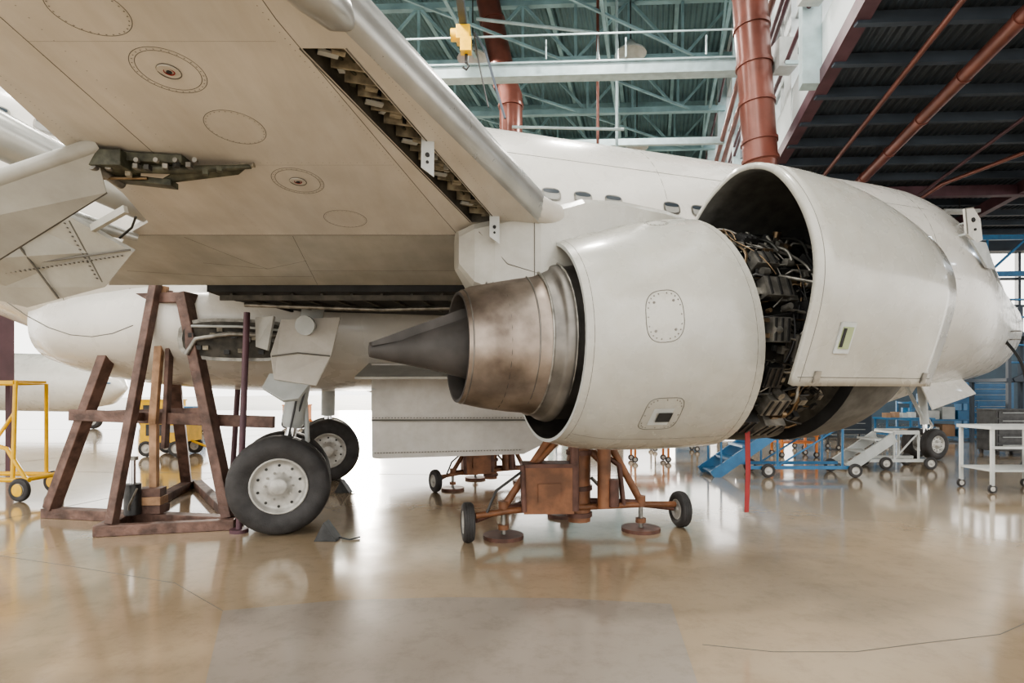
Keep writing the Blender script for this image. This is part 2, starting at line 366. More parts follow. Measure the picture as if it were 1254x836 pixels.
rivline((-1.27,1.0,0),(-.98,2.3,0));rivline((-.98,2.3,0),(-.52,4.1,0));rivline((-.62,2.5,0),(-.02,4.15,0),.03);rivline((-2.05,2.3,0),(-2.05,3.3,0),.05)
rivline((-3.7,5.54,0),(.2,5.54,0));rivline((-2.38,3.37,0),(-.75,3.37,0),.04);rivline((-1.95,1.5,0),(-1.9,4.3,0),.06);rivline((-2.35,2.6,0),(-2.5,4.2,0),.03)
mb.done('underwing_panels',plane,recalc=False)
mb=MB()
c=V((.40,4.42,2.93));d=V((-.437,-.9,.06)).normalized()
mb.rev(V((.42,4.40,2.90)),V((-.75,-.66,.10)),[(-.34,0.0),(-.33,.012),(-.24,.035),(-.10,.062),(.05,.085),(.3,.10),(.6,.09),(.9,.0)],'wing',24)
c=V((-.68,2.36,3.12))
mb.rev(c,d,[(-.05,0),(0,.04),(.06,.075),(.2,.09),(1.5,.09),(1.6,.0)],'le',24)
mb.done('slat_fairing',plane)
mb=MB()
mb.poly([(-3.0,5.62,2.74),(.9,5.62,2.74),(1.4,7.9,2.74),(-2.6,7.0,2.74),(-3.0,6.2,2.74)],.34,'dark')  # solid near-black slab; the shade of the well is put into its colour
mb.poly([(-3.9,5.6,3.0),(.9,5.6,3.0),(1.7,8.4,2.95),(-3.6,7.6,2.95)],.15,'wing')
for i in range(9):
    x=-2.8+i*.3;mb.beam((x,5.7,2.56),(x+.15,6.9,2.56),.03,.03,'inner')
mb.tube([(-2.9,6.2,2.53),(-1.5,6.5,2.52),(-.5,6.4,2.53)],.025,'eng2',8)
mb.beam((-2.9,5.68,2.52),(-.5,5.68,2.52),.02,.05,'inner')
mb.done('wheel_well',plane)
mb=MB()
def slab(pts,th,k): mb.poly(pts,th,k)
fl_=[V((-2.327,3.2,2.94)),V((-2.343,3.3,2.746)),V((-3.45,3.05,1.86)),V((-3.30,2.6,2.20))]
slab(fl_,.05,'wing2')  # flaps in the darker grey: dimmer light put into their colour
mb.tube([fl_[0]+V((0,0,.03)),fl_[3]+V((0,0,.03))],.045,'wing2',12)
mb.tube([fl_[1],fl_[2]],.010,'seam',6)
slab([(-3.02,3.9,2.80),(-2.71,4.1,2.60),(-2.98,4.2,2.37),(-3.55,4.2,2.22),(-3.93,4.0,2.33),(-3.62,3.8,2.46)],.05,'wing2')
slab([(-3.02,3.9,2.80),(-3.62,3.8,2.46),(-3.93,4.0,2.33),(-4.1,3.7,2.5),(-3.5,3.5,2.7)],.05,'wing2')
mb.beam((-2.71,4.06,2.60),(-3.6,3.95,2.44),.010,.010,'seam')
mb.beam((-2.98,4.16,2.39),(-3.02,3.9,2.76),.010,.010,'seam')
mb.beam((-3.3,4.16,2.27),(-3.34,3.85,2.60),.010,.010,'seam')
def rl(p,q,n,s=.006):
    for i in range(n):
        c=V(p).lerp(V(q),i/(n-1));mb.obox(c,(s,0,0),(0,.01,0),(0,0,s),'rivet')
rl((-2.78,4.07,2.56),(-3.6,3.97,2.40),30,.004);rl((-3.0,4.13,2.41),(-3.05,3.9,2.74),14,.004)
mb.tube([(-5.2,2.2,3.35),(-3.25,3.6,3.22),(-2.65,4.3,2.93),(-2.5,4.45,2.86)],[.16,.15,.11,.02],'le',20)
mb.tube([(-4.8,3.0,3.0),(-3.3,3.95,2.86),(-2.85,4.35,2.76)],[.10,.09,.03],'le',16)
mb.tube([(-2.6,3.95,2.80),(-2.66,4.0,2.74),(-2.78,4.05,2.68)],.008,'eng',8)
mb.beam((-2.6,3.85,2.82),(-2.9,3.95,2.72),.03,.05,'wing2')
mb.done('flaps',plane)
mb=MB()
o=V((-.13,.29,-.04))
def P_(x,y,z): return V((x,y,z))+o
mb.obox(P_(-1.98,3.02,2.965),(.22,.03,0),(0,.07,0),(0,0,.025),'olive')
mb.obox(P_(-2.14,2.98,2.94),(.09,0,0),(0,.09,0),(0,0,.045),'olive')
mb.obox(P_(-2.05,3.1,2.88),(.18,0,-.02),(0,.04,0),(0,0,.018),'olive')
mb.tube([P_(-2.2,3.0,2.93),P_(-1.8,3.03,2.92),P_(-1.4,3.06,2.95)],[.032,.025,.012],'olive',10)
mb.tube([P_(-1.75,3.1,2.95),P_(-1.38,3.06,2.96)],.014,'rib',8)
mb.tube([P_(-2.22,2.9,2.9),P_(-2.22,3.15,2.88)],.028,'eng2',12)
mb.tube([P_(-2.27,3.02,2.87),P_(-2.0,3.05,2.88)],.010,'eng4',8)
for i in range(5): mb.cyl(P_(-2.1+i*.11,2.94,2.94),(0,1,0),.014,.02,'eng2',10)
mb.poly([P_(-2.0,3.1,2.86),P_(-1.5,3.12,2.93),P_(-1.4,3.05,2.96),P_(-1.8,3.05,2.94)],.012,'olive')
for i in range(9): mb.box(P_(-2.15+i*.075,2.95+random.uniform(-.02,.05),2.91+random.uniform(-.03,.03)),(.03,.04,.03),random.choice(['eng','olive','rib','eng2']),random.random())
mb.done('flap_actuator',plane,bevel=.004)
# ------------------------------------------------------------------ engine
LAT=5.62
def eng(x,ph,r,zc): return L(x,LAT+r*math.cos(ph),zc+r*math.sin(ph))
CR=catmull([(2.12,.77,1.97),(2.4,.845,1.985),(2.75,.90,2.02),(3.1,.93,2.05),(3.39,.94,2.07)],6)
def cowl(x,ph,off=0):
    for p,q in zip(CR,CR[1:]):
        if p[0]<=x<=q[0]:
            t=(x-p[0])/(q[0]-p[0]);r=p[1]+(q[1]-p[1])*t;z=p[2]+(q[2]-p[2])*t;break
    else: r,z=CR[-1][1:]
    s=max(0,(x-2.5)/.89)
    return eng(x-.14*s*math.sin(ph),ph,r+off,z)
N=72
mb=MB();an=[2*math.pi*j/N for j in range(N)]
mb.loft([[cowl(c[0],a) for a in an] for c in CR],'cowl',caps=False)
mb.loft([[cowl(3.39,a) for a in an],[cowl(3.39,a,-.05) for a in an],[cowl(3.25,a,-.06) for a in an]],'lgrey',caps=False,smooth=False)
mb.loft([[cowl(2.12,a) for a in an],[cowl(2.12,a,-.025) for a in an]],'lgrey',caps=False,smooth=False)
mb.loft([[cowl(2.12,a,-.025) for a in an],[eng(2.5,a,.79,1.99) for a in an],[eng(2.75,a,.66,2.0) for a in an]],'bronzed',caps=False)
mb.done('reverser_cowl',plane,recalc=False)
mb=MB()
def cloop(x,p,rx,rp,k,r=.004,sq=1,n=40,off=-.001):
    f=lambda v:math.copysign(abs(v)**sq,v)
    mb.tube([cowl(x+rx*f(math.cos(a)),p+rp*f(math.sin(a)),off) for a in[2*math.pi*j/n for j in range(n)]],r,k,5,closed=True)
def crivs(x,p,rx,rp,n,sq=1,r=.006):
    f=lambda v:math.copysign(abs(v)**sq,v)
    for j in range(n):
        a=2*math.pi*j/n;c=cowl(x+rx*f(math.cos(a)),p+rp*f(math.sin(a)),.001)
        nr=(c-cowl(x,p,-.5)).normalized();mb.cyl(c,nr,r,.003,'rivet',6)
cloop(2.64,.10,.135,.20,'seam',.0035,.7);crivs(2.64,.10,.118,.175,22,.7,.005)
for dx in(-.07,.07):
    for dp in(-.11,.11): mb.cyl(cowl(2.64+dx,.10+dp,.001),nV,.009,.005,'rivet',8)
cloop(2.72,-.72,.13,.17,'seam',.0035,.45);crivs(2.72,-.72,.115,.15,20,.45,.005)
pts=[cowl(2.72+.07*sx,-.74+.09*sp,.003) for sx,sp in((-1,-1),(1,-1),(1,1),(-1,1))];mb.add(pts,[(0,1,2,3)],'lgrey')
pts=[cowl(2.74+.05*sx,-.74+.05*sp,.008) for sx,sp in((-1,-1),(1,-1),(1,1),(-1,1))];mb.add(pts,[(0,1,2,3)],'dark')
cloop(2.95,1.15,.10,.10,'seam',.003);crivs(2.95,1.15,.085,.085,14,1,.004)
mb.tube([cowl(2.18+i*.045,-1.05,-.001) for i in range(27)],.0025,'seam',5)
mb.tube([cowl(2.17,-1.2+i*.06,-.001) for i in range(45)],.002,'seam',5)
mb.tube([cowl(3.33,-1.4+i*.06,-.001) for i in range(48)],.002,'seam',5)
mb.done('cowl_access_panels',plane,recalc=False)
mb=MB()
def ering(x,r,z): return [eng(x,a,r,z) for a in an]
mb.loft([ering(*t) for t in[(2.72,.62,2.0),(2.35,.615,1.99),(2.17,.60,1.975),(2.14,.605,1.97)]],'bronzed',caps=False)
mb.loft([ering(*t) for t in catmull([(2.14,.605,1.97),(2.12,.615,1.97),(2.07,.60,1.97),(2.05,.575,1.965),(1.98,.55,1.96)],3)],'bronzed',caps=False)
mb.loft([ering(*t) for t in catmull([(1.98,.55,1.96),(1.93,.53,1.958),(1.8,.51,1.95),(1.6,.47,1.94),(1.42,.41,1.92)],4)],'bronze',caps=False)
mb.loft([ering(*t) for t in[(1.42,.41,1.92),(1.42,.385,1.92),(1.6,.43,1.93),(1.9,.46,1.95)]],'plug',caps=False)
for x,r,t,k in((1.98,.553,.010,'eng2'),(1.89,.524,.006,'bronzed'),(2.13,.613,.010,'eng2'),(1.45,.420,.006,'bronzed'),(1.7,.490,.003,'plug')):
    mb.tube([eng(x,a,r,1.92+.05*(x-1.4)/.6) for a in an[::2]],t,k,6,closed=True)
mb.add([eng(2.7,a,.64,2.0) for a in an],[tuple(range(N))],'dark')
mb.done('exhaust_nozzle',plane,recalc=False)
mb=MB()
mb.loft([ering(*t) for t in catmull([(1.9,.36,1.95),(1.6,.27,1.93),(1.38,.20,1.915),(1.1,.125,1.90),(.9,.075,1.89),(.80,.055,1.89),(.785,.04,1.89),(.78,.002,1.89)],4)],'plug',caps=False)
mb.done('exhaust_plug',plane,recalc=False)
mb=MB()
def slabx(prof,k):
    rings=[]
    for x,zb,zt,hw in prof:
        rings.append([L(x,LAT+hw*c,z) for c,z in((-1,zb+.03),(-.6,zb),(.6,zb),(1,zb+.03),(1,zt-.06),(.8,zt-.015),(0,zt),(-.8,zt-.015),(-1,zt-.06))])
    mb.loft(rings,k,smooth=False)
slabx([(1.42,2.50,2.78,.08),(1.52,2.36,2.83,.15),(1.66,2.30,2.86,.20),(2.0,2.32,2.95,.24)],'wing2')
slabx([(2.0,2.32,2.95,.24),(2.35,2.4,3.07,.25),(2.7,2.5,3.09,.24),(3.1,2.6,3.07,.20),(3.42,2.7,3.02,.14)],'cowl')
mb.poly([L(1.62,LAT,2.22),L(1.45,LAT,2.20),L(.80,LAT,1.94),L(.80,LAT,1.91),L(1.3,LAT,2.02)],.16,'plug',nrm=nV)
mb.tube([L(1.55,LAT+.16,2.75),L(1.75,LAT+.215,2.52),L(2.15,LAT+.25,2.42)],.003,'seam',5)
mb.tube([L(1.95,LAT+.24,2.9),L(1.95,LAT+.24,2.34)],.003,'seam',5)
for i in range(10): mb.cyl(L(1.60+i*.045,LAT+.18+min(.055,i*.007),2.38),nV,.006,.03,'rivet',6)
mb.done('engine_pylon',plane)
mb=MB();zc=2.08
mb.loft([[eng(x,a,r,zc) for a in an] for x,r in((3.2,.60),(3.25,.72),(3.42,.74),(3.44,.80),(3.5,.80),(3.52,.73),(3.85,.72),(3.87,.78),(3.93,.78),(3.95,.73),(4.3,.75),(4.32,.82),(4.4,.82))],'eng',caps=True)
for i in range(150):
    x=random.uniform(3.36,4.2);p=random.uniform(-1.35,1.35);r=random.uniform(.76,.87);k=random.choice(['eng2','eng3','eng2','eng4','eng','eng3'])
    if random.random()<.55:
        ln=random.uniform(.25,.9);w=random.uniform(-.12,.12)
        mb.tube([eng(x+w*math.sin(t*3)+w*t,p+ln*(t-.5),r+.02*math.sin(t*7),zc) for t in[j/10 for j in range(11)]],random.uniform(.004,.014),k,7)
    else:
        x2=min(4.28,x+random.uniform(.15,.5));dp=random.uniform(-.15,.15)
        mb.tube([eng(x,p,r-.05,zc),eng(x+.02,p,r,zc),eng((x+x2)/2,p+dp*.3,r+.01,zc),eng(x2,p+dp,r,zc)],random.uniform(.005,.013),k,7)
def ebox(x,p,r,sx,sp,sr,k):
    c=eng(x,p,r,zc);rad=(nV*math.cos(p)+V((0,0,math.sin(p))));tn=hV.cross(rad)
    mb.obox(c,hV*sx/2,tn*sp/2,rad*sr/2,k)
for x,p,sx,sp,sr,k in((3.60,.62,.2,.13,.10,'eng2'),(3.62,.32,.24,.15,.10,'eng2'),(3.66,1.0,.14,.10,.08,'eng3'),(3.6,-.05,.16,.18,.10,'eng2'),(3.85,-.2,.2,.2,.1,'eng2'),(3.6,-.45,.14,.16,.12,'eng3'),(3.75,-.75,.2,.16,.14,'eng2'),(3.95,.1,.2,.2,.1,'eng3'),(3.6,-1.0,.18,.16,.16,'eng3'),(3.9,-1.1,.2,.2,.14,'eng2'),(4.1,.6,.2,.2,.1,'eng3')):
    ebox(x,p,.83,sx,sp,sr,k)
    for s in(-1,0,1): ebox(x+s*sx*.35,p,.83+sr*.5+.006,.015,sp*.9,.012,'eng3')
for i in range(150):
    ebox(random.uniform(3.42,4.25),random.uniform(-1.4,1.35),random.uniform(.76,.86),random.uniform(.02,.07),random.uniform(.015,.06),random.uniform(.02,.06),random.choice(['eng2','eng3','eng','eng2','eng3','eng4']))
for i in range(60):
    p=random.uniform(-1.4,1.35);mb.cyl(eng(random.uniform(3.42,4.2),p,random.uniform(.78,.87),zc),(nV*math.cos(p)+V((0,0,math.sin(p)))) if i%2 else hV,random.uniform(.01,.035),random.uniform(.03,.09),random.choice(['eng2','eng3','eng4']),12)
mb.loft([[L(x,LAT+hw*c,1.30+.12*s*sc) for c,s in[(math.cos(t),math.sin(t)) for t in[j*math.pi/8 for j in range(16)]]] for x,hw,sc in((3.45,.15,.6),(3.55,.33,1),(3.9,.38,1.1),(4.2,.28,1),(4.3,.15,.6))],'eng')
mb.done('fan_case_accessories',plane,recalc=True)
mb=MB()
mb.loft([ering(*t) for t in catmull([(4.35,.93,2.09),(4.6,.925,2.1),(4.85,.88,2.1),(5.0,.83,2.11),(5.08,.785,2.11),(5.06,.745,2.11),(4.95,.72,2.1),(4.6,.72,2.1)],5)],'doorin_inletshade',caps=False)  # inlet skin darkened in its colour for the shadow it lies in
mb.loft([ering(*t) for t in[(4.35,.93,2.09),(4.35,.8,2.09)]],'dark',caps=False)
mb.loft([ering(*t) for t in[(4.62,.72,2.1),(4.5,.72,2.1),(4.5,.2,2.1),(4.75,.02,2.1)]],'eng',caps=False)
for i in range(24):
    a_=2*math.pi*i/24;mb.poly([eng(4.52,a_,.2,2.1),eng(4.62,a_+.12,.2,2.1),eng(4.64,a_+.09,.7,2.1),eng(4.52,a_,.7,2.1)],.006,'eng2')
mb.done('inlet_cowl',plane,recalc=False)
prof=catmull([(0.0,2.99),(.28,3.19),(.62,3.28),(.95,3.17),(1.2,2.88),(1.335,2.52),(1.315,2.15),(1.13,1.63)],6)
xs=[3.45+i*1.42/10 for i in range(11)]
def dpt(u,z,x,off=0):
    s=(x-3.45)/1.42;q=s**2.4
    return L(x,LAT+u*(1-.10*q)+off,z-(.24*q*max(0,(z-2.1))))
vs=[];fs=[]
for u,z in prof:
    for x in xs: vs.append(dpt(u,z,x))
n=len(xs)
for i in range(len(prof)-1):
    for j in range(n-1): fs.append((i*n+j,(i+1)*n+j,(i+1)*n+j+1,i*n+j+1))
mb=MB();mb.add(vs,fs,'cowl',True);mb.mi('doorin_inletshade')
ob=mb.done('fan_cowl_door',plane,recalc=False)
md=ob.modifiers.new('sol','SOLIDIFY');md.thickness=.045;md.offset=-1;md.material_offset=1;md.material_offset_rim=0
mb=MB()
def door(i,x,off=.006):
    u,z=prof[min(int(i),len(prof)-1)];t=i-int(i);u2,z2=prof[min(int(i)+1,len(prof)-1)];u+=(u2-u)*t;z+=(z2-z)*t
    return dpt(u,z,x,off)
def dq(i0,i1,x0,x1,off,k,th=.01):
    mb.poly([door(i0,x0,off),door(i0,x1,off),door(i1,x1,off),door(i1,x0,off)],th,k)
dq(37.2,39.2,3.70,3.83,.008,'lgrey');dq(37.5,38.9,3.72,3.81,.014,'grn');dq(37.6,38.8,3.722,3.745,.020,'dark')  # frame, then painted green light, then a dark strip
mb.tube([door(i*.5,3.50,.000) for i in range(12,84)],.002,'seam',5)
mb.tube([door(41,3.47+i*.135,.001) for i in range(11)],.0025,'seam',5)
for x in(3.6,4.7): dq(40.5,41.6,x,x+.05,.010,'eng2')
mb.tube([L(3.7,LAT+.75,2.45),L(3.75,LAT+1.2,2.3)],.012,'eng2',8)
mb.tube([L(4.3,LAT+.7,2.55),L(4.4,LAT+1.2,2.5)],.012,'eng2',8)
for x in(3.55,3.9,4.25,4.6):
    mb.tube([door(i,x,-.05) for i in range(4,41)],.012,'eng3',6)
mb.done('fan_cowl_door_fittings',plane)
mb=MB();p=L(3.75,LAT+.35,1.25)
mb.poly([p+V((-.02,0,.02)),p+V((.02,0,.02)),p+V((.025,0,-.3)),p+V((.015,.01,-.64)),p+V((-.02,.01,-.64)),p+V((-.015,0,-.3))],.006,'red')
mb.done('warning_streamer',plane)
# ------------------------------------------------------------------ landing gear
mb=MB()
wc=V((-2.6,6.4,.55));add_wheel(mb,wc,nV,.55,.36)
wc2=wc-nV*.78;add_wheel(mb,wc2,nV,.55,.36)
mid=(wc+wc2)/2
mb.cyl(mid,nV,.07,.6,'eng2');top=V((-2.38,6.85,2.6))
mb.tube([mid,mid.lerp(top,.32)],.065,'chrome',16)
mb.tube([mid.lerp(top,.3),mid.lerp(top,.33),top],[.10,.125,.13],'lgrey',20)
mb.tube([mid+V((.0,-.0,.1)),mid+hV*.28+V((0,0,.45)),mid.lerp(top,.45)+hV*.1],.03,'lgrey',8)
mb.tube([mid.lerp(top,.5),mid.lerp(top,.5)-nV*.9+V((0,0,1.0))],.05,'lgrey',10)
mb.tube([mid.lerp(top,.75)+nV*.1,mid.lerp(top,.4)+nV*.14,mid+nV*.1+V((0,0,.15))],.012,'eng3',6)
mb.tube([mid.lerp(top,.8)+nV*.13,mid.lerp(top,.5)+nV*.17+hV*.08,mid-nV*.1+V((0,0,.15))],.012,'eng3',6)
mb.done('main_landing_gear',plane)
mb=MB()
mb.poly([(-2.62,6.5,2.40),(-1.98,6.6,2.44),(-2.05,6.5,2.0),(-2.2,6.4,1.65),(-2.62,6.3,1.72),(-2.68,6.35,2.0)],.04,'wing')
mb.poly([(-2.72,6.42,1.78),(-2.2,6.48,1.78),(-2.35,6.3,1.5),(-2.5,6.25,1.48),(-2.75,6.3,1.62)],.05,'lgrey')
mb.cyl((-2.32,6.42,2.33),(0,1,.1),.11,.05,'lgrey',20)
mb.poly([(-3.0,6.7,2.45),(-2.72,6.55,2.45),(-2.75,6.45,2.05),(-2.95,6.6,2.1)],.03,'wing2')
mb.tube([(-2.66,6.33,1.98),(-2.4,6.4,2.02),(-2.06,6.47,1.99)],.010,'seam',6)
mb.done('gear_door',plane,bevel=.01)
mb=MB()
w=V((-3.25,10.1,.55));add_wheel(mb,w,nV,.55,.36);add_wheel(mb,w-nV*.78,nV,.55,.36)
m2=w-nV*.39;mb.cyl(m2,nV,.07,.7,'eng2');mb.tube([m2,m2+V((0,0,.7))],.065,'chrome');mb.tube([m2+V((0,0,.6)),m2+V((.05,-.1,1.9))],.12,'lgrey',16)
mb.done('main_landing_gear_port',plane)
mb=MB()
w=V((9.75,13.2,.36));add_wheel(mb,w,nV,.36,.22);add_wheel(mb,w-nV*.45-hV*.0,nV,.36,.22)
m2=w-nV*.22;mb.cyl(m2,nV,.05,.4,'eng2');mb.tube([m2,m2+V((0,0,.5))],.05,'chrome');mb.tube([m2+V((0,0,.45)),m2+V((-.1,0,1.6))],.09,'lgrey',14)
mb.tube([m2+V((0,0,.5)),m2-hV*.7+V((0,0,1.5))],.04,'lgrey',8)
mb.tube([m2+V((0,0,.15)),m2+hV*.25+V((0,0,.4)),m2+V((0,0,.7))],.03,'eng2',8)
mb.poly([L(13.1,.45,1.8),L(14.4,.45,1.9),L(14.45,.75,1.52),L(13.1,.75,1.18)],.03,'white')
mb.poly([L(13.1,-.45,1.8),L(14.4,-.45,1.9),L(14.45,-.75,1.52),L(13.1,-.75,1.18)],.03,'white')
mb.done('nose_landing_gear',plane)
mb=MB()
mb.poly([(-1.84,7.5,1.95),(.7,7.5,1.95),(.7,7.4,1.05),(.15,7.38,.78),(-1.8,7.35,.72)],.05,'wing')
mb.beam((-1.8,7.32,1.22),(.6,7.36,1.22),.02,.02,'seam')
rl((-1.75,7.31,.80),(.1,7.33,.84),50);rl((-1.78,7.33,1.25),(.6,7.37,1.25),60)
mb.beam((-1.8,7.45,1.6),(-1.82,7.6,1.9),.06,.05,'lgrey')
mb.poly([(-1.9,6.9,1.75),(-.1,6.7,1.75),(-.1,7.6,1.95),(-1.9,7.6,1.95)],.03,'wing2')
mb.done('belly_bay_door',plane)
mb=MB()
def bpn(x0,x1,z0,z1,k,off=.02,pw=.6):
    pts=[L(x0+(x1-x0)*.5*(1+math.copysign(abs(math.cos(a))**pw,math.cos(a))),2.24+off,z0+(z1-z0)*.5*(1+math.copysign(abs(math.sin(a))**pw,math.sin(a)))) for a in[2*math.pi*j/24 for j in range(24)]]
    mb.poly(pts,.02,k,nrm=nV)
bpn(-1.15,.15,1.95,2.46,'eng2',.015);bpn(-1.10,.10,1.99,2.42,'inner',.03)
mb.tube([L(-1.05,2.3,2.02),L(-.95,2.31,2.2),L(-.6,2.32,2.27),L(0,2.31,2.27)],.03,'eng2',10)
mb.tube([L(-1.0,2.3,2.35),L(-.5,2.32,2.36),L(.0,2.3,2.33)],.016,'lgrey',8)
for i in range(14): mb.box(L(-1.0+i*.075,2.29,2.03+random.random()*.32),(.06,.04,.05),random.choice(['eng2','lgrey','eng4','eng3','rib']),.3)
mb.tube([L(-3.0+.2*i,2.25,2.75-.55*math.sin(i*.33)) for i in range(8)],.006,'seam',6)
mb.done('service_bay',plane)
# ------------------------------------------------------------------ trestle
tr=empty('wooden_trestle',(-4.4,7.2,0))
mb=MB()
def wb(p,q,w=.15,h=.12,k='wood'): mb.beam(p,q,w,h,k)
wb((-5.9,7.25,.06),(-3.2,6.72,.06),.17,.12);wb((-4.5,6.25,.061),(-5.35,9.5,.06),.16,.12);wb((-3.25,6.75,.06),(-5.2,9.45,.06),.14,.115)
wb((-4.55,6.28,.06),(-3.2,6.6,.06),.12,.118)
wb((-5.8,7.2,.12),(-4.6,6.95,2.9),.16,.12);wb((-4.45,6.35,.12),(-4.2,6.75,2.9),.09,.12);wb((-3.32,6.72,.12),(-3.88,6.75,2.75),.17,.12)
wb((-5.3,9.3,.12),(-4.4,7.25,2.75),.15,.12)
wb((-5.45,7.05,1.3),(-2.85,6.85,1.22),.06,.14);wb((-5.3,7.5,1.28),(-3.6,6.85,1.34),.05,.12);wb((-4.9,8.5,1.2),(-4.4,6.6,1.3),.05,.1)
wb((-4.7,6.95,2.7),(-3.8,6.8,2.7),.2,.12)
mb.done('frame',tr,bevel=.008)
mb=MB()
mb.beam((-4.33,6.9,1.2),(-4.17,6.85,2.85),.09,.07,'woodl');mb.beam((-4.22,6.95,.9),(-4.1,6.9,2.8),.05,.1,'wood')
mb.beam((-4.35,6.95,.42),(-4.33,6.92,1.25),.09,.07,'woodl')
for i in range(3): mb.box((-4.4+.02*i,6.9,.18+.1*i),(.42-.07*i,.2,.1),'woodl' if i%2 else 'wood',.1*i)
mb.done('packing_posts',tr,bevel=.006)
mb=MB();mb.cyl((-4.48,6.75,.32),(0,0,1),.09,.36,'eng3',20);mb.cyl((-4.48,6.75,.6),(0,0,1),.035,.4,'chrome');mb.cyl((-4.48,6.75,.8),(0,0,1),.06,.04,'eng2')
mb.tube([(-4.48,6.68,.2),(-4.35,6.5,.3),(-4.2,6.4,.5)],.012,'eng2',8);mb.done('bottle_jack',tr)
mb=MB();mb.tube([(-4.85,9.9,.03),(-4.75,9.9,1.62)],.045,'maroon',12);mb.cyl((-4.85,9.9,.02),(0,0,1),.2,.04,'maroon');mb.done('support_pole')
mb=MB();mb.tube([(-3.08,6.45,.03),(-3.06,6.6,2.5)],.035,'maroon',12);mb.cyl((-3.08,6.45,.02),(0,0,1),.1,.04,'maroon');mb.done('support_pole.001')
for nm,c in(('wheel_chock',(-1.98,6.15)),('wheel_chock.001',(-2.65,9.0))):
    mb=MB();x,y=c
    mb.add([(x-.12,y-.1,0),(x+.12,y-.1,0),(x-.12,y+.1,0),(x+.12,y+.1,0),(x-.02,y-.09,.2),(x-.02,y+.09,.2)],[(0,1,4),(2,5,3),(0,4,5,2),(1,3,5,4),(0,2,3,1)],'eng3')
    mb.tube([(x+.12,y,.02),(x+.25,y-.05,.01),(x+.33,y+.05,.012)],.009,'eng3',6);mb.done(nm,bevel=.005)
# ------------------------------------------------------------------ jacks
def jack(name,o,s=1,rz=0):
    e=empty(name,o);cs,sn=math.cos(rz),math.sin(rz)
    P=lambda x,y,z:V((o[0]+s*(cs*x-sn*y),o[1]+s*(sn*x+cs*y),s*z))
    mb=MB();T=lambda pts,r,k='rustd':mb.tube([P(*p) for p in pts],r*s,k,10)
    for c in((-1.2,-.25,.21),(1.27,.3,.21)):
        add_wheel(mb,P(*c),P(1,.15,0)-P(0,0,0),.21*s,.12*s,bolts=False,n=28)
    T([(-1.12,-.22,.27),(-.7,-.1,.30),(.8,.15,.30),(1.2,.28,.27)],.035,'rust')
    T([(-1.12,-.22,.22),(-.6,.5,.25),(.5,.6,.25),(1.2,.3,.22)],.03)
    for f in((-.82,-.1),(.76,.15),(.0,.95)):
        mb.cyl(P(f[0],f[1],.02),(0,0,1),.22*s,.04*s,'rustd',24);mb.cyl(P(f[0],f[1],.2),(0,0,1),.025*s,.36*s,'eng2');mb.cyl(P(f[0],f[1],.12),(0,0,1),.06*s,.05*s,'rust')
        T([(f[0],f[1],.33),(f[0]*.35+.05,f[1]*.35+.1,1.15)],.042,'rust')
        T([(f[0],f[1],.32),(.05,.15,.35)],.035)
        mb.cyl(P(f[0],f[1],.34),(0,0,1),.055*s,.12*s,'rust')
    T([(.05,.15,.12),(.05,.15,.95)],.13,'rust');T([(.05,.15,.9),(.05,.15,1.42)],.06,'chrome');mb.cyl(P(.05,.15,1.42),(0,0,1),.09*s,.06*s,'eng2')
    for z in(.2,.5,.9): mb.cyl(P(.05,.15,z),(0,0,1),.15*s,.05*s,'rustd')
    mb.obox(P(-.33,-.05,.52),(P(.27,0,0)-P(0,0,0)),(P(0,.14,0)-P(0,0,0)),V((0,0,.25*s)),'rust')
    mb.obox(P(-.33,-.05,.79),(P(.29,0,0)-P(0,0,0)),(P(0,.16,0)-P(0,0,0)),V((0,0,.02*s)),'rustd')
    mb.obox(P(-.33,-.2,.5),(P(.12,0,0)-P(0,0,0)),(P(0,.012,0)-P(0,0,0)),V((0,0,.1*s)),'rust')
    T([(-.5,-.05,.75),(-.15,.05,1.1),(.05,.15,1.1)],.035,'rust');T([(.35,0,.3),(.3,.1,.8),(.1,.15,1.0)],.05,'rust')
    T([(.3,-.02,.3),(.3,-.02,1.0)],.075,'rust');T([(.3,-.02,1.0),(.3,-.02,1.12)],.05,'rustd')
    T([(-.05,-.15,.3),(-.05,-.15,1.05)],.05,'rustd')
    T([(.55,.1,.3),(.5,.1,.75),(.3,.15,.9)],.03);T([(-.6,-.2,.3),(-.62,-.2,.8)],.03);T([(.4,-.05,.32),(.4,-.05,.62)],.06)
    T([(.5,.3,.3),(.2,.2,.6)],.02,'eng2');T([(-.6,-.2,.75),(-.9,-.3,.55),(-1.0,-.3,.32)],.015,'eng3')
    mb.done('tripod_jack',e)
jack('aircraft_jack',(.72,6.35,0),1,.05)
jack('aircraft_jack.001',(-.35,9.6,0),.85,.4)
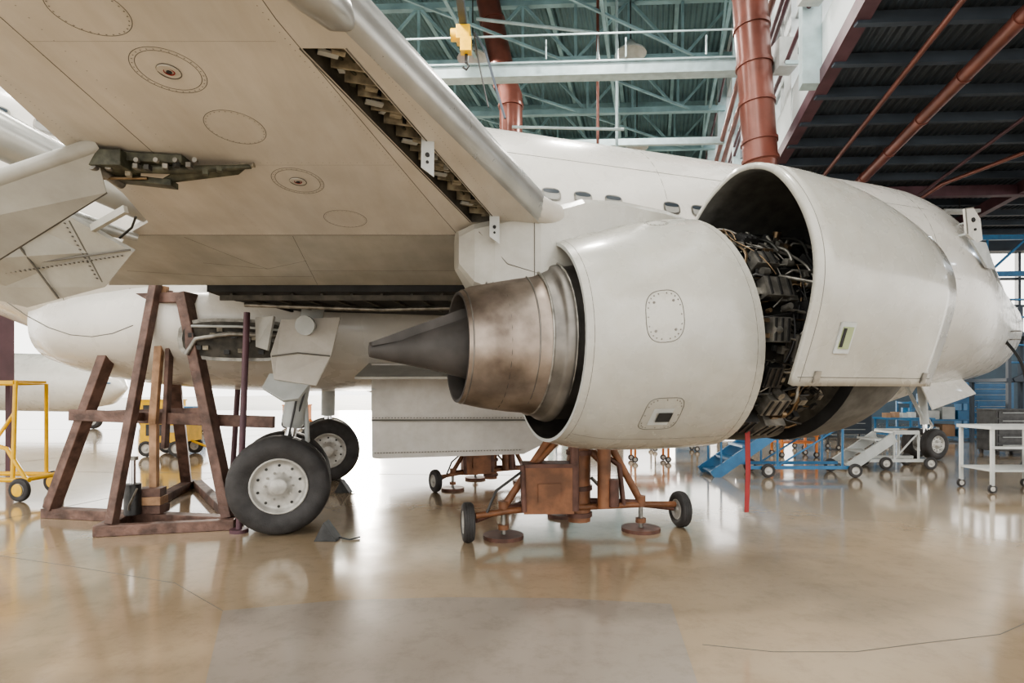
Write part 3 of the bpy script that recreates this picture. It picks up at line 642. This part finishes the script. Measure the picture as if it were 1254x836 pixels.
# ------------------------------------------------------------------ yellow dolly (left)
e=empty('yellow_dolly',(-7.2,8.3,0));mb=MB()
T=lambda pts,r=.035,k='yellow':mb.tube(pts,r,k,10)
T([(-9.3,8.3,.32),(-7.05,8.3,.3),(-7.0,8.3,.3)]);T([(-9.3,8.9,.32),(-7.2,8.9,.3)]);T([(-7.25,8.3,.3),(-7.25,8.35,1.75)],.03);T([(-7.9,8.3,.3),(-7.25,8.35,1.3)],.025)
T([(-7.25,8.35,1.7),(-9.3,8.35,1.68)],.03);T([(-7.05,8.3,.3),(-7.35,8.32,.75),(-8.5,8.35,1.1)],.03);T([(-7.1,8.3,.3),(-7.1,8.9,.3)]);T([(-7.25,8.9,.3),(-7.25,8.9,1.7),(-7.25,8.35,1.7)],.028)
mb.box((-8.2,8.6,1.72),(1.9,.6,.05),'yellow')
for c in((-7.08,8.22,.17),(-7.2,8.98,.17),(-9.1,8.22,.17),(-9.1,8.98,.17)):
    add_wheel(mb,c,(0.15,1,0),.17,.07,False,24);mb.rev(c,(0.15,1,0),[(-.045,.09),(-.05,.03),(-.05,0)],'yellow',16);mb.tube([V(c),V(c)+V((0,0,.15))],.03,'yellow',8)
mb.done('frame',e)
mb=MB()
mb.box((-10.5,10.6,2.45),(1.5,1.2,1.5),'maroon')
for x in(-11.2,-9.8):
    for y in(10.05,11.15): mb.beam((x,y,0),(x,y,3.2),.09,.09,'maroon')
for z in(.9,1.7): mb.beam((-11.2,10.05,z),(-9.8,10.05,z),.05,.06,'maroon')
mb.done('access_dock')
# ------------------------------------------------------------------ background equipment
def trailer(nm,x,y,k,w=1.0,h=.55):
    mb=MB();mb.box((x,y,.35+h/2),(w,.9,h),k);mb.box((x,y,.35+h+.03),(w*1.05,.95,.05),k);mb.box((x-w*.15,y-.46,.4+h*.45),(w*.4,.02,h*.5),'eng3')
    mb.box((x+w*.3,y-.46,.4+h*.5),(w*.2,.02,h*.3),'lgrey')
    for sx in(-1,1):
        for sy in(-1,1): add_wheel(mb,(x+sx*w*.36,y+sy*.4,.2),(0,1,0),.2,.12,False,20)
    mb.tube([(x+w/2,y,.35),(x+w*.9,y,.2)],.03,k,8);mb.done(nm,bevel=.02)
trailer('ground_power_unit',-8.45,14.2,'yellow')
trailer('ground_power_unit.001',-15.6,25.5,'yellow',1.6,.8)
trailer('tool_cart',-12.2,21.5,'blue',.9,.6)
trailer('tool_cart.001',-9.2,24.5,'orange',.9,.6)
def stairs(nm,o,k='blue',H_=1.15,n=5,wd=.7,dirx=-1,rail=.9,pl=.9):
    e=empty(nm,o);mb=MB();ox,oy,_=o;run=.26*n
    for i in range(n):
        z=H_*(i+1)/n;x=ox+dirx*(run-.26*i);mb.box((x,oy,z-.15),(.26,wd,.04),k)
    for sy in(-1,1):
        y=oy+sy*wd/2
        mb.beam((ox+dirx*(run+.15),y,.02),(ox,y,H_-.1),.05,.2,k)
        mb.beam((ox,y,H_),(ox-dirx*pl,y,H_),.05,.08,k)
        for xx in(0,pl): mb.tube([(ox-dirx*xx,y,.15),(ox-dirx*xx,y,H_+rail)],.022,k,8)
        if rail>0:
            mb.tube([(ox,y,H_+rail),(ox-dirx*pl,y,H_+rail)],.022,k,8);mb.tube([(ox,y,H_+rail),(ox+dirx*run,y,.95)],.02,k,8);mb.tube([(ox+dirx*run,y,.1),(ox+dirx*run,y,.95)],.02,k,8)
        mb.tube([(ox,y,.2),(ox-dirx*pl,y,H_)],.018,k,8);mb.beam((ox+dirx*.5,y,.18),(ox-dirx*(pl+.3),y,.18),.05,.06,k)
        for xx in(-.2,pl+.2): add_wheel(mb,(ox-dirx*xx,y+sy*.06,.13),(0,1,0),.13,.06,False,20)
    mb.box((ox-dirx*pl/2,oy,H_),(pl+.05,wd,.04),k);mb.done('frame',e)
stairs('mobile_stairs',(4.9,10.9,0),'blue',.95,4,rail=.5,pl=1.2)
stairs('mobile_stairs.001',(7.75,11.9,0),'lgrey',.75,3,.6,rail=.0,pl=.5)
def bench(nm,x,y,w,d,h,k,items=True):
    mb=MB()
    mb.box((x,y,h),(w,d,.05),k);mb.box((x,y,.35),(w*.95,d*.95,.03),k)
    for sx in(-1,1):
        for sy in(-1,1):
            mb.beam((x+sx*w*.46,y+sy*d*.44,.12),(x+sx*w*.46,y+sy*d*.44,h),.045,.045,k);add_wheel(mb,(x+sx*w*.46,y+sy*d*.44,.07),(0,1,0),.07,.04,False,16)
    mb.beam((x-w/2,y-d/2,h*.7),(x+w/2,y-d/2,h*.7),.03,.04,k)
    if items:
        for i in range(5):
            hh=.12+random.random()*.12;mb.box((x-w*.35+i*w*.17,y,h+.025+hh/2),(.14,.2,hh),random.choice(['eng3','lgrey','red','blue','carton']))
    mb.done(nm,bevel=.004)
bench('workbench',8.0,9.2,1.15,.7,1.02,'lgrey',False)
bench('tool_trolley',6.85,13.9,.9,.6,.75,'orange')
bench('tool_trolley.001',3.1,12.9,.8,.5,.5,'orange')
bench('tool_trolley.002',4.3,15.2,1.2,.5,.6,'eng3')
bench('tool_trolley.003',11.3,16.5,1.4,.6,.8,'blue')
bench('tool_trolley.004',8.3,15.6,1.0,.6,.9,'eng3')
bench('tool_trolley.005',1.8,17.5,1.0,.6,.7,'blue')
def cabinet(nm,x,y,w,h,k):
    mb=MB();mb.box((x,y,.1+h/2),(w,.6,h),k);mb.box((x,y,.1+h+.02),(w*1.03,.64,.04),'eng3')
    n=max(3,int(h/.2))
    for i in range(n):
        z=.1+h*(i+.5)/n;mb.box((x,y-.305,z),(w*.9,.02,h/n*.82),k);mb.tube([(x-w*.35,y-.33,z+h/n*.25),(x+w*.35,y-.33,z+h/n*.25)],.012,'lgrey',6)
    for sx in(-1,1):
        for sy in(-1,1): mb.cyl((x+sx*w*.42,y+sy*.24,.05),(1,0,0),.05,.04,'rubber',14)
    mb.done(nm,bevel=.008)
for i,(x,y,w,h,k) in enumerate(((5.6,18,1.1,1.2,'blue'),(7.4,19,1.4,1.5,'steeld'),(9.6,18.6,1.2,1.3,'blue'),(11.6,20,1.6,1.9,'steeld'),(3.2,20,1.3,1.1,'steeld'),(16.5,20,1.6,1.8,'blue'),(12.4,14.4,.9,1.0,'eng3'))):
    cabinet('tool_cabinet' if i==0 else 'tool_cabinet.%03d'%i,x,y,w,h,k)
mb=MB();rx,ry=13.9,18.7
for i in range(3): mb.box((rx,ry,.1+i*.55),(2.2,.7,.05),'blue')
for sx in(-1,1):
    for sy in(-1,1): mb.beam((rx+sx*1.08,ry+sy*.33,0),(rx+sx*1.08,ry+sy*.33,1.25),.06,.06,'blue')
for i in range(3):
    for j in range(4):
        h=.2+random.random()*.2
        if i<2 or j%2: mb.box((rx-.8+j*.5,ry,.125+i*.55+h/2),(.4,.5,h),random.choice(['carton','carton','eng3','lgrey','blue']))
mb.done('storage_rack')
e=empty('maintenance_dock',(15.5,16,0));mb=MB()
for z in(1.9,3.2): mb.box((16.3,17,z),(4.4,1.4,.1),'steeld')
for x in(14.2,15.7,17.2,18.4):
    for y in(16.35,17.65): mb.beam((x,y,0),(x,y,4.2),.09,.09,'steeld')
for z in(2.4,2.9,3.7,4.2): mb.tube([(14.2,16.35,z),(18.4,16.35,z)],.03,'blue',8)
mb.beam((14.3,16.3,.1),(16.5,16.3,1.9),.1,.2,'steeld');mb.beam((14.3,16.3,1.9),(17.2,16.3,3.2),.06,.1,'steeld')
for i in range(10): mb.box((14.4+i*.21,16.35,.18+i*.18),(.22,.6,.03),'steeld')
mb.box((17.2,17.1,.7),(1.6,.9,1.4),'eng3')
mb.done('frame',e)
mb=MB();mb.tube(catmull([(11.0,12.78,2.75),(11.05,12.4,2.2),(11.0,12.2,1.5),(10.85,12.1,.6),(10.7,12.0,.05),(10.0,11.7,.04)],6),.03,'eng3',8);mb.cyl((11.0,12.78,2.75),(0,0,1),.07,.25,'eng3');mb.done('ground_power_cable')
e=empty('parked_aircraft',(-22,24,0));mb=MB()
mb.tube([V(p) for p in((-30,25,2.6),(-27,25,2.4),(-23,24.5,2.0),(-18.5,24,1.9),(-16.7,23.8,1.8),(-16,23.7,1.7))],[.3,.9,1.25,1.2,.8,.1],'white',28)
mb.poly([(-23,23.5,1.5),(-21,23.5,1.5),(-24.5,17,1.9),(-25.6,17,1.9)],.15,'white');mb.poly([(-29.8,25,2.8),(-27.5,25,3.1),(-30,25,6),(-31.2,25,6)],.15,'white',nrm=(0,1,0))
mb.tube([(-24,22.9,2.6),(-22,22.7,2.6)],.45,'blue',20)
for c in((-21.9,22.8,.42),(-17.5,23.9,.35)):
    add_wheel(mb,c,(0,1,0),c[2],.25,False,24);mb.tube([c,(c[0],c[1]+.3,1.8)],.06,'lgrey',8)
mb.tube([(-25.6,22,1.9),(-16.3,23.2,1.9)],.03,'blue',8)
mb.done('airframe',e)
# ------------------------------------------------------------------ hangar shell
mb=MB()
c=[H(-60,-25,0),H(45,-25,0),H(45,46,0),H(-60,46,0)];mb.add(c,[(0,1,2,3)],'floor');mb.done('floor',recalc=False)
mb=MB();c=[H(-120,46,-.01),H(120,46,-.01),H(120,200,-.01),H(-120,200,-.01)];mb.add(c,[(0,1,2,3)],'apron')
c=[H(-200,-60,-.02),H(-60,-60,-.02),H(-60,46,-.02),H(-200,46,-.02)];mb.add(c,[(0,1,2,3)],'apron');mb.done('ground_apron',recalc=False)
mb=MB();mb.add([(-2.1,4.15,.003),(-1.3,4.36,.003),(-.5,4.42,.003),(.4,4.40,.003),(1.19,4.28,.003),(.95,2.7,.003),(-1.5,2.7,.003)],[(0,6,5,4,3,2,1)],'patch');mb.done('floor_patch',recalc=False)
mb=MB()
def fl(pts,r=.003):
    pts=[V((p[0],p[1],0)) for p in pts]
    for p,q in zip(pts,pts[1:]): mb.beam(p+V((0,0,.001)),q+V((0,0,.001)),r*2,.003,'seam')
fl([(1.2,3.6),(1.6,3.5),(2.1,3.5),(2.6,3.62),(3.2,3.75),(4.2,4.3)],.002)
for b in(11,17,23,29): fl([H(-30,b,0),H(30,b,0)],.002)
for a__ in(-14,-8,8,14): fl([H(a__,0,0),H(a__,40,0)],.002)
fl([(-6,5.9),(-4,5.2),(-2.8,4.75),(-2.1,4.15)],.0015)
mb.done('floor_joints')
mb=MB();RZ=20
def wallbox(a0,a1,b0,b1,z0,z1,k):
    mb.obox((H((a0+a1)/2,(b0+b1)/2,(z0+z1)/2)),(H(1,0,0)*(a1-a0)/2),(H(0,1,0)*(b1-b0)/2),V((0,0,(z1-z0)/2)),k)
wallbox(-60,3.9,45,45.5,9,RZ,'wallg')
wallbox(-7,3.9,45,45.4,0,3,'wallg');wallbox(-7,3.9,45,45.4,7.5,9,'wallg');wallbox(-7,-6,45,45.4,3,7.5,'wallg')
for i in range(13): wallbox(-60+i*5.2,-59.6+i*5.2,44.8,45.6,9 if i<10 else 0,RZ,'steel')
for z in(11,13.5,16): wallbox(-60,3.9,44.8,45,z,z+.25,'steel')
for i in range(40): wallbox(-44+i*1.2,-43.9+i*1.2,44.9,45,9,RZ,'steel')
mb.done('wall_back')
mb=MB();c=[H(-60,-6,RZ),H(4,-6,RZ),H(4,46,RZ),H(-60,46,RZ)];mb.add(c,[(3,2,1,0)],'deck')
for i in range(16): wallbox(-44+i*3,-43.8+i*3,-6,45,RZ-.35,RZ-.05,'steel')
mb.done('ceiling',recalc=False)
mb=MB()
for b in(12,17,22,27,32,37,42):
    z0,z1=RZ-3.2,RZ-.5
    mb.beam(H(-40,b,z0),H(3.8,b,z0),.28,.28,'steel');mb.beam(H(-40,b,z1),H(3.8,b,z1),.28,.28,'steel')
    for i in range(18):
        a0=-40+i*2.43
        mb.beam(H(a0,b,z0),H(a0,b,z1),.12,.12,'steel');mb.beam(H(a0,b,z0 if i%2 else z1),H(a0+2.43,b,z1 if i%2 else z0),.12,.12,'steel')
for a__ in(-24,-16,-8,-2,3):
    for i in range(6):
        b=12+5*i;mb.beam(H(a__,b,RZ-3.2),H(a__,b+5,RZ-3.2),.14,.14,'steel');mb.beam(H(a__,b,RZ-3.2 if i%2 else RZ-.5),H(a__,b+5,RZ-.5 if i%2 else RZ-3.2),.1,.1,'steel')
for i in range(6):
    b=12+5*i
    for a__ in(-10,-4): mb.beam(H(a__,b,RZ-3.2),H(a__+6,b+5,RZ-3.2),.1,.1,'steel')
mb.done('roof_truss')
e=empty('overhead_crane',H(-5,22,14.5));mb=MB()
CZ=13.6
mb.beam(H(-30,22,CZ),H(3.3,22,CZ),.3,.4,'crane');mb.beam(H(-30,22,CZ+.24),H(3.3,22,CZ+.24),.5,.06,'crane');mb.beam(H(-30,22,CZ-.24),H(3.3,22,CZ-.24),.5,.06,'crane')
mb.beam(H(-30,21.2,CZ+.9),H(3.3,21.2,CZ+.9),.05,.05,'crane')
for i in range(12): mb.beam(H(-30+i*2.9,21.5,CZ+.2),H(-30+i*2.9,21.5,CZ+.9),.05,.05,'crane')
mb.beam(H(-30,28,13.4),H(3.3,28,13.4),.2,.3,'crane')
mb.done('bridge_beam',e)
mb=MB();p=V((-1.75,20.6,14.4))
mb.box(p,(.5,.5,.5),'yellow');mb.box(p+V((.1,-.1,-.45)),(.4,.35,.5),'yellow');mb.cyl(p+V((-.3,0,.0)),(1,0,0),.22,.3,'yellow');mb.tube([p+V((.1,0,-.7)),p+V((.1,0,-1.0))],.06,'eng3')
mb.tube([p+V((.1,0,-1.0)),p+V((.2,0,-1.1)),p+V((.1,0,-1.25)),p+V((-.02,0,-1.15))],.04,'eng3')
mb.beam(p+V((0,1.4,.4)),p+V((0,-9,.4)),.25,.3,'steeld');mb.beam(p+V((0,0,.2)),p+V((0,0,.45)),.15,.15,'steeld')
mb.tube([p+V((.4,0,0)),p+V((.55,0,-1)),p+V((.9,0,-2.6))],.03,'eng3',6);mb.tube([p+V((.4,0,.1)),p+V((.8,0,-.6)),p+V((1.5,0,-3.0))],.05,'steeld',6)
mb.done('chain_hoist',e,bevel=.03)
mb=MB();F=3.9
wallbox(F,F+.3,-4,45,9,10.2,'wall');wallbox(F,F+.3,-4,45,13.2,14.6,'wall');wallbox(F,F+.3,-4,45,17.4,RZ,'wall')
for i in range(17):
    b=-4+i*3;wallbox(F-.02,F+.32,b,b+.9,9,RZ,'wall')
    wallbox(F+.1,F+.2,b+1.9,b+2.0,9,RZ,'lgrey')
for z in(11.2,12.2,15.6,16.5): wallbox(F+.1,F+.2,-4,45,z,z+.07,'lgrey')
mb.done('wall_right')
mb=MB()
for z,o_ in((12.9,.5),(13.4,.7)): mb.tube([H(F-o_,2,z),H(F-o_,44,z)],.11,'copper',10)
for z,o_ in((11.9,.4),(12.3,.4),(10.6,.3),(17.2,.4)): mb.tube([H(F-o_,2,z),H(F-o_,44,z)],.06,'maroon',8)
for b in range(8,44,6):
    wallbox(F-.45,F,b,b+.35,8.8,RZ,'crane')
for b in(13,16,19,22,27):
    mb.beam(H(F-.05,b,10.4),H(F-.4,b,10.4),.06,.1,'crane');mb.box(H(F-.3,b+.6,10.9),(.5,.5,.8),random.choice(['lgrey','steeld']))
mb.done('service_pipes')
mb=MB()
AZ=9
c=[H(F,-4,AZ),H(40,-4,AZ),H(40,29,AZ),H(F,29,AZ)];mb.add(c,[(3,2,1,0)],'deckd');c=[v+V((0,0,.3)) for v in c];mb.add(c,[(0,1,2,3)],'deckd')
mb.done('ceiling_annex',recalc=False)
mb=MB()
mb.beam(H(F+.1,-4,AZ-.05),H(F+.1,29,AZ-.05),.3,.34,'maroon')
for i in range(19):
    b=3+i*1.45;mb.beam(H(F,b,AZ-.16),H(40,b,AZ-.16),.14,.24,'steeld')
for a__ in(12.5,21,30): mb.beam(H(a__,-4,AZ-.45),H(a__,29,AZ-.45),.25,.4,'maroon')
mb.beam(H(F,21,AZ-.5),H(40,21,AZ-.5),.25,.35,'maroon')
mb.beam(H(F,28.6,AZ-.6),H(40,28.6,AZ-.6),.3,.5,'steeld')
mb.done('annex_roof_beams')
mb=MB()
mb.tube([H(6.6,4,AZ-.65),H(6.6,27,AZ-.65)],.15,'copper',14);mb.tube([H(5.4,4,AZ-.5),H(5.4,27,AZ-.5)],.06,'copper',10)
for i in range(12): mb.cyl(H(6.6,5+i*2,AZ-.65),H(0,1,0),.17,.08,'copper',14)
mb.tube([H(12,12,AZ-.9),H(9,19,AZ-.9),H(8.8,26,AZ-.9)],.06,'copper',10)
mb.tube([H(9,6,AZ-.7),H(9,27,AZ-.7)],.05,'maroon',8)
mb.done('sprinkler_pipes')
mb=MB()
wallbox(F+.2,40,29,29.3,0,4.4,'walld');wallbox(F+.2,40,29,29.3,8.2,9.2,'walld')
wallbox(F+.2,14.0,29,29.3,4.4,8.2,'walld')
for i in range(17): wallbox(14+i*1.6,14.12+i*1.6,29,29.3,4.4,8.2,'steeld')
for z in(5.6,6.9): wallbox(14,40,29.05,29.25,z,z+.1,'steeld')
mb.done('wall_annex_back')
mb=MB()
for b in(12,24): mb.beam(H(34,b,0),H(34,b,AZ-.7),.4,.4,'steeld')
for i in range(14):
    a0=12+i*1.6;mb.beam(H(a0,25,6.4),H(a0+1.6,25,7.9 if i%2 else 6.4),.08,.08,'blue');mb.beam(H(a0,25,6.4 if i%2 else 7.9),H(a0,25,7.9),.06,.06,'blue')
mb.beam(H(10,25,6.4),H(34,25,6.4),.15,.2,'blue');mb.beam(H(10,25,7.9),H(34,25,7.9),.15,.2,'blue')
mb.done('annex_truss')
mb=MB()
p=[(6.35,16.2,20),(6.65,16.2,14),(7.0,16.1,8.0)]
mb.tube(p,.46,'copper',28)
for t in(.0,.18,.36,.54,.72,.9,.99):
    q=V(p[1]).lerp(V(p[2]),t);mb.cyl(q,V(p[2])-V(p[1]),.50,.10,'copper',28)
for t in(.2,.5,.8):
    q=V(p[0]).lerp(V(p[1]),t);mb.cyl(q,V(p[1])-V(p[0]),.50,.10,'copper',28)
mb.tube([(7.0,16.1,8.2),(7.02,16.3,7.7),(7.4,17.2,7.4),(8.6,19.5,7.4)],.45,'copper',24)
mb.done('ventilation_duct')
mb=MB()
D=[V(v) for v in((-1.3,26,20.3),(-.9,26,18.4),(-.3,26,15.6),(-.05,26,15.0),(-.05,26,8))]
mb.tube(D,.52,'copper',24)
for z in(14.5,12.4,10.5): mb.cyl((-.05,26,z),(0,0,1),.58,.12,'copper',24)
mb.cyl(D[2],D[3]-D[2],.58,.12,'copper',24);mb.cyl(D[1],D[2]-D[1],.58,.12,'copper',24)
mb.done('ventilation_duct.001')
mb=MB()
for x,z0 in((3.6,7),(4.4,7)): mb.tube([(x,24,z0),(x,24,19)],.06,'copper' if x<4 else 'crane',8)
mb.tube([(-1.5,24,17.2),(3.6,24,16.6),(3.6,24,15.5)],.07,'crane',8);mb.tube([(.0,23,12.2),(4.5,23,12.1)],.06,'crane',8)
mb.done('conduit_pipes')
def lamp(loc,power,size,col=(1,.95,.88)):
    l=bpy.data.lights.new('lamp_light','AREA');l.shape='DISK';l.size=size;l.energy=power;l.color=col
    o=bpy.data.objects.new('lamp_light',l);o.location=loc;return o
for a__ in(-16,-8,-1):
    for b in(2,10,18.6,26,36):
        e=empty('high_bay_lamp',H(a__,b,16.4))
        mb=MB();mb.rev(H(a__,b,16.45),(0,0,1),[(0,.7),(.1,.66),(.35,.3),(.6,.15),(.6,0)],'lgrey',20);mb.tube([H(a__,b,17),H(a__,b,RZ)],.03,'eng3',6);mb.done('shade',e)
        o=lamp(H(a__,b,16.4),750,1.2);bpy.context.scene.collection.objects.link(o);o.parent=e;o.matrix_parent_inverse=Matrix.Translation(e.location).inverted()
for a__,b in((22,10),(16,15),(11,22)):
    e=empty('annex_lamp',H(a__,b,8.0));mb=MB();mb.box(H(a__,b,8.1),(1.3,.3,.12),'lgrey');mb.tube([H(a__,b,8.1),H(a__,b,8.85)],.02,'eng3',6);mb.done('housing',e)
    o=lamp(H(a__,b,8.0),160,.8,(.8,.9,1));bpy.context.scene.collection.objects.link(o);o.parent=e;o.matrix_parent_inverse=Matrix.Translation(e.location).inverted()
sl=bpy.data.lights.new('sun','SUN');sl.energy=5.0;sl.angle=math.radians(3);sl.color=(1,.93,.82)
so=bpy.data.objects.new('sun',sl);bpy.context.scene.collection.objects.link(so)
az=math.radians(-15);el=math.radians(7)
dv=V((math.sin(az)*math.cos(el),math.cos(az)*math.cos(el),math.sin(el)))
so.rotation_euler=dv.to_track_quat('Z','Y').to_euler();so.location=dv*60
# ------------------------------------------------------------------ world + camera
w=bpy.data.worlds.new('sky');bpy.context.scene.world=w;w.use_nodes=True
bg=w.node_tree.nodes['Background'];bg.inputs['Color'].default_value=(1,.975,.93,1);bg.inputs['Strength'].default_value=3.5
cam=bpy.data.cameras.new('camera');co=bpy.data.objects.new('camera',cam);bpy.context.scene.collection.objects.link(co)
co.location=(0,0,1.6);co.rotation_euler=(math.radians(90),0,0)
cam.sensor_width=36;cam.lens=700/1254*36;cam.shift_y=60/1254;cam.clip_end=500;cam.clip_start=.05
bpy.context.scene.camera=co
vs_=bpy.context.scene.view_settings
vs_.view_transform='AgX';vs_.look='AgX - Medium High Contrast';vs_.exposure=-.15
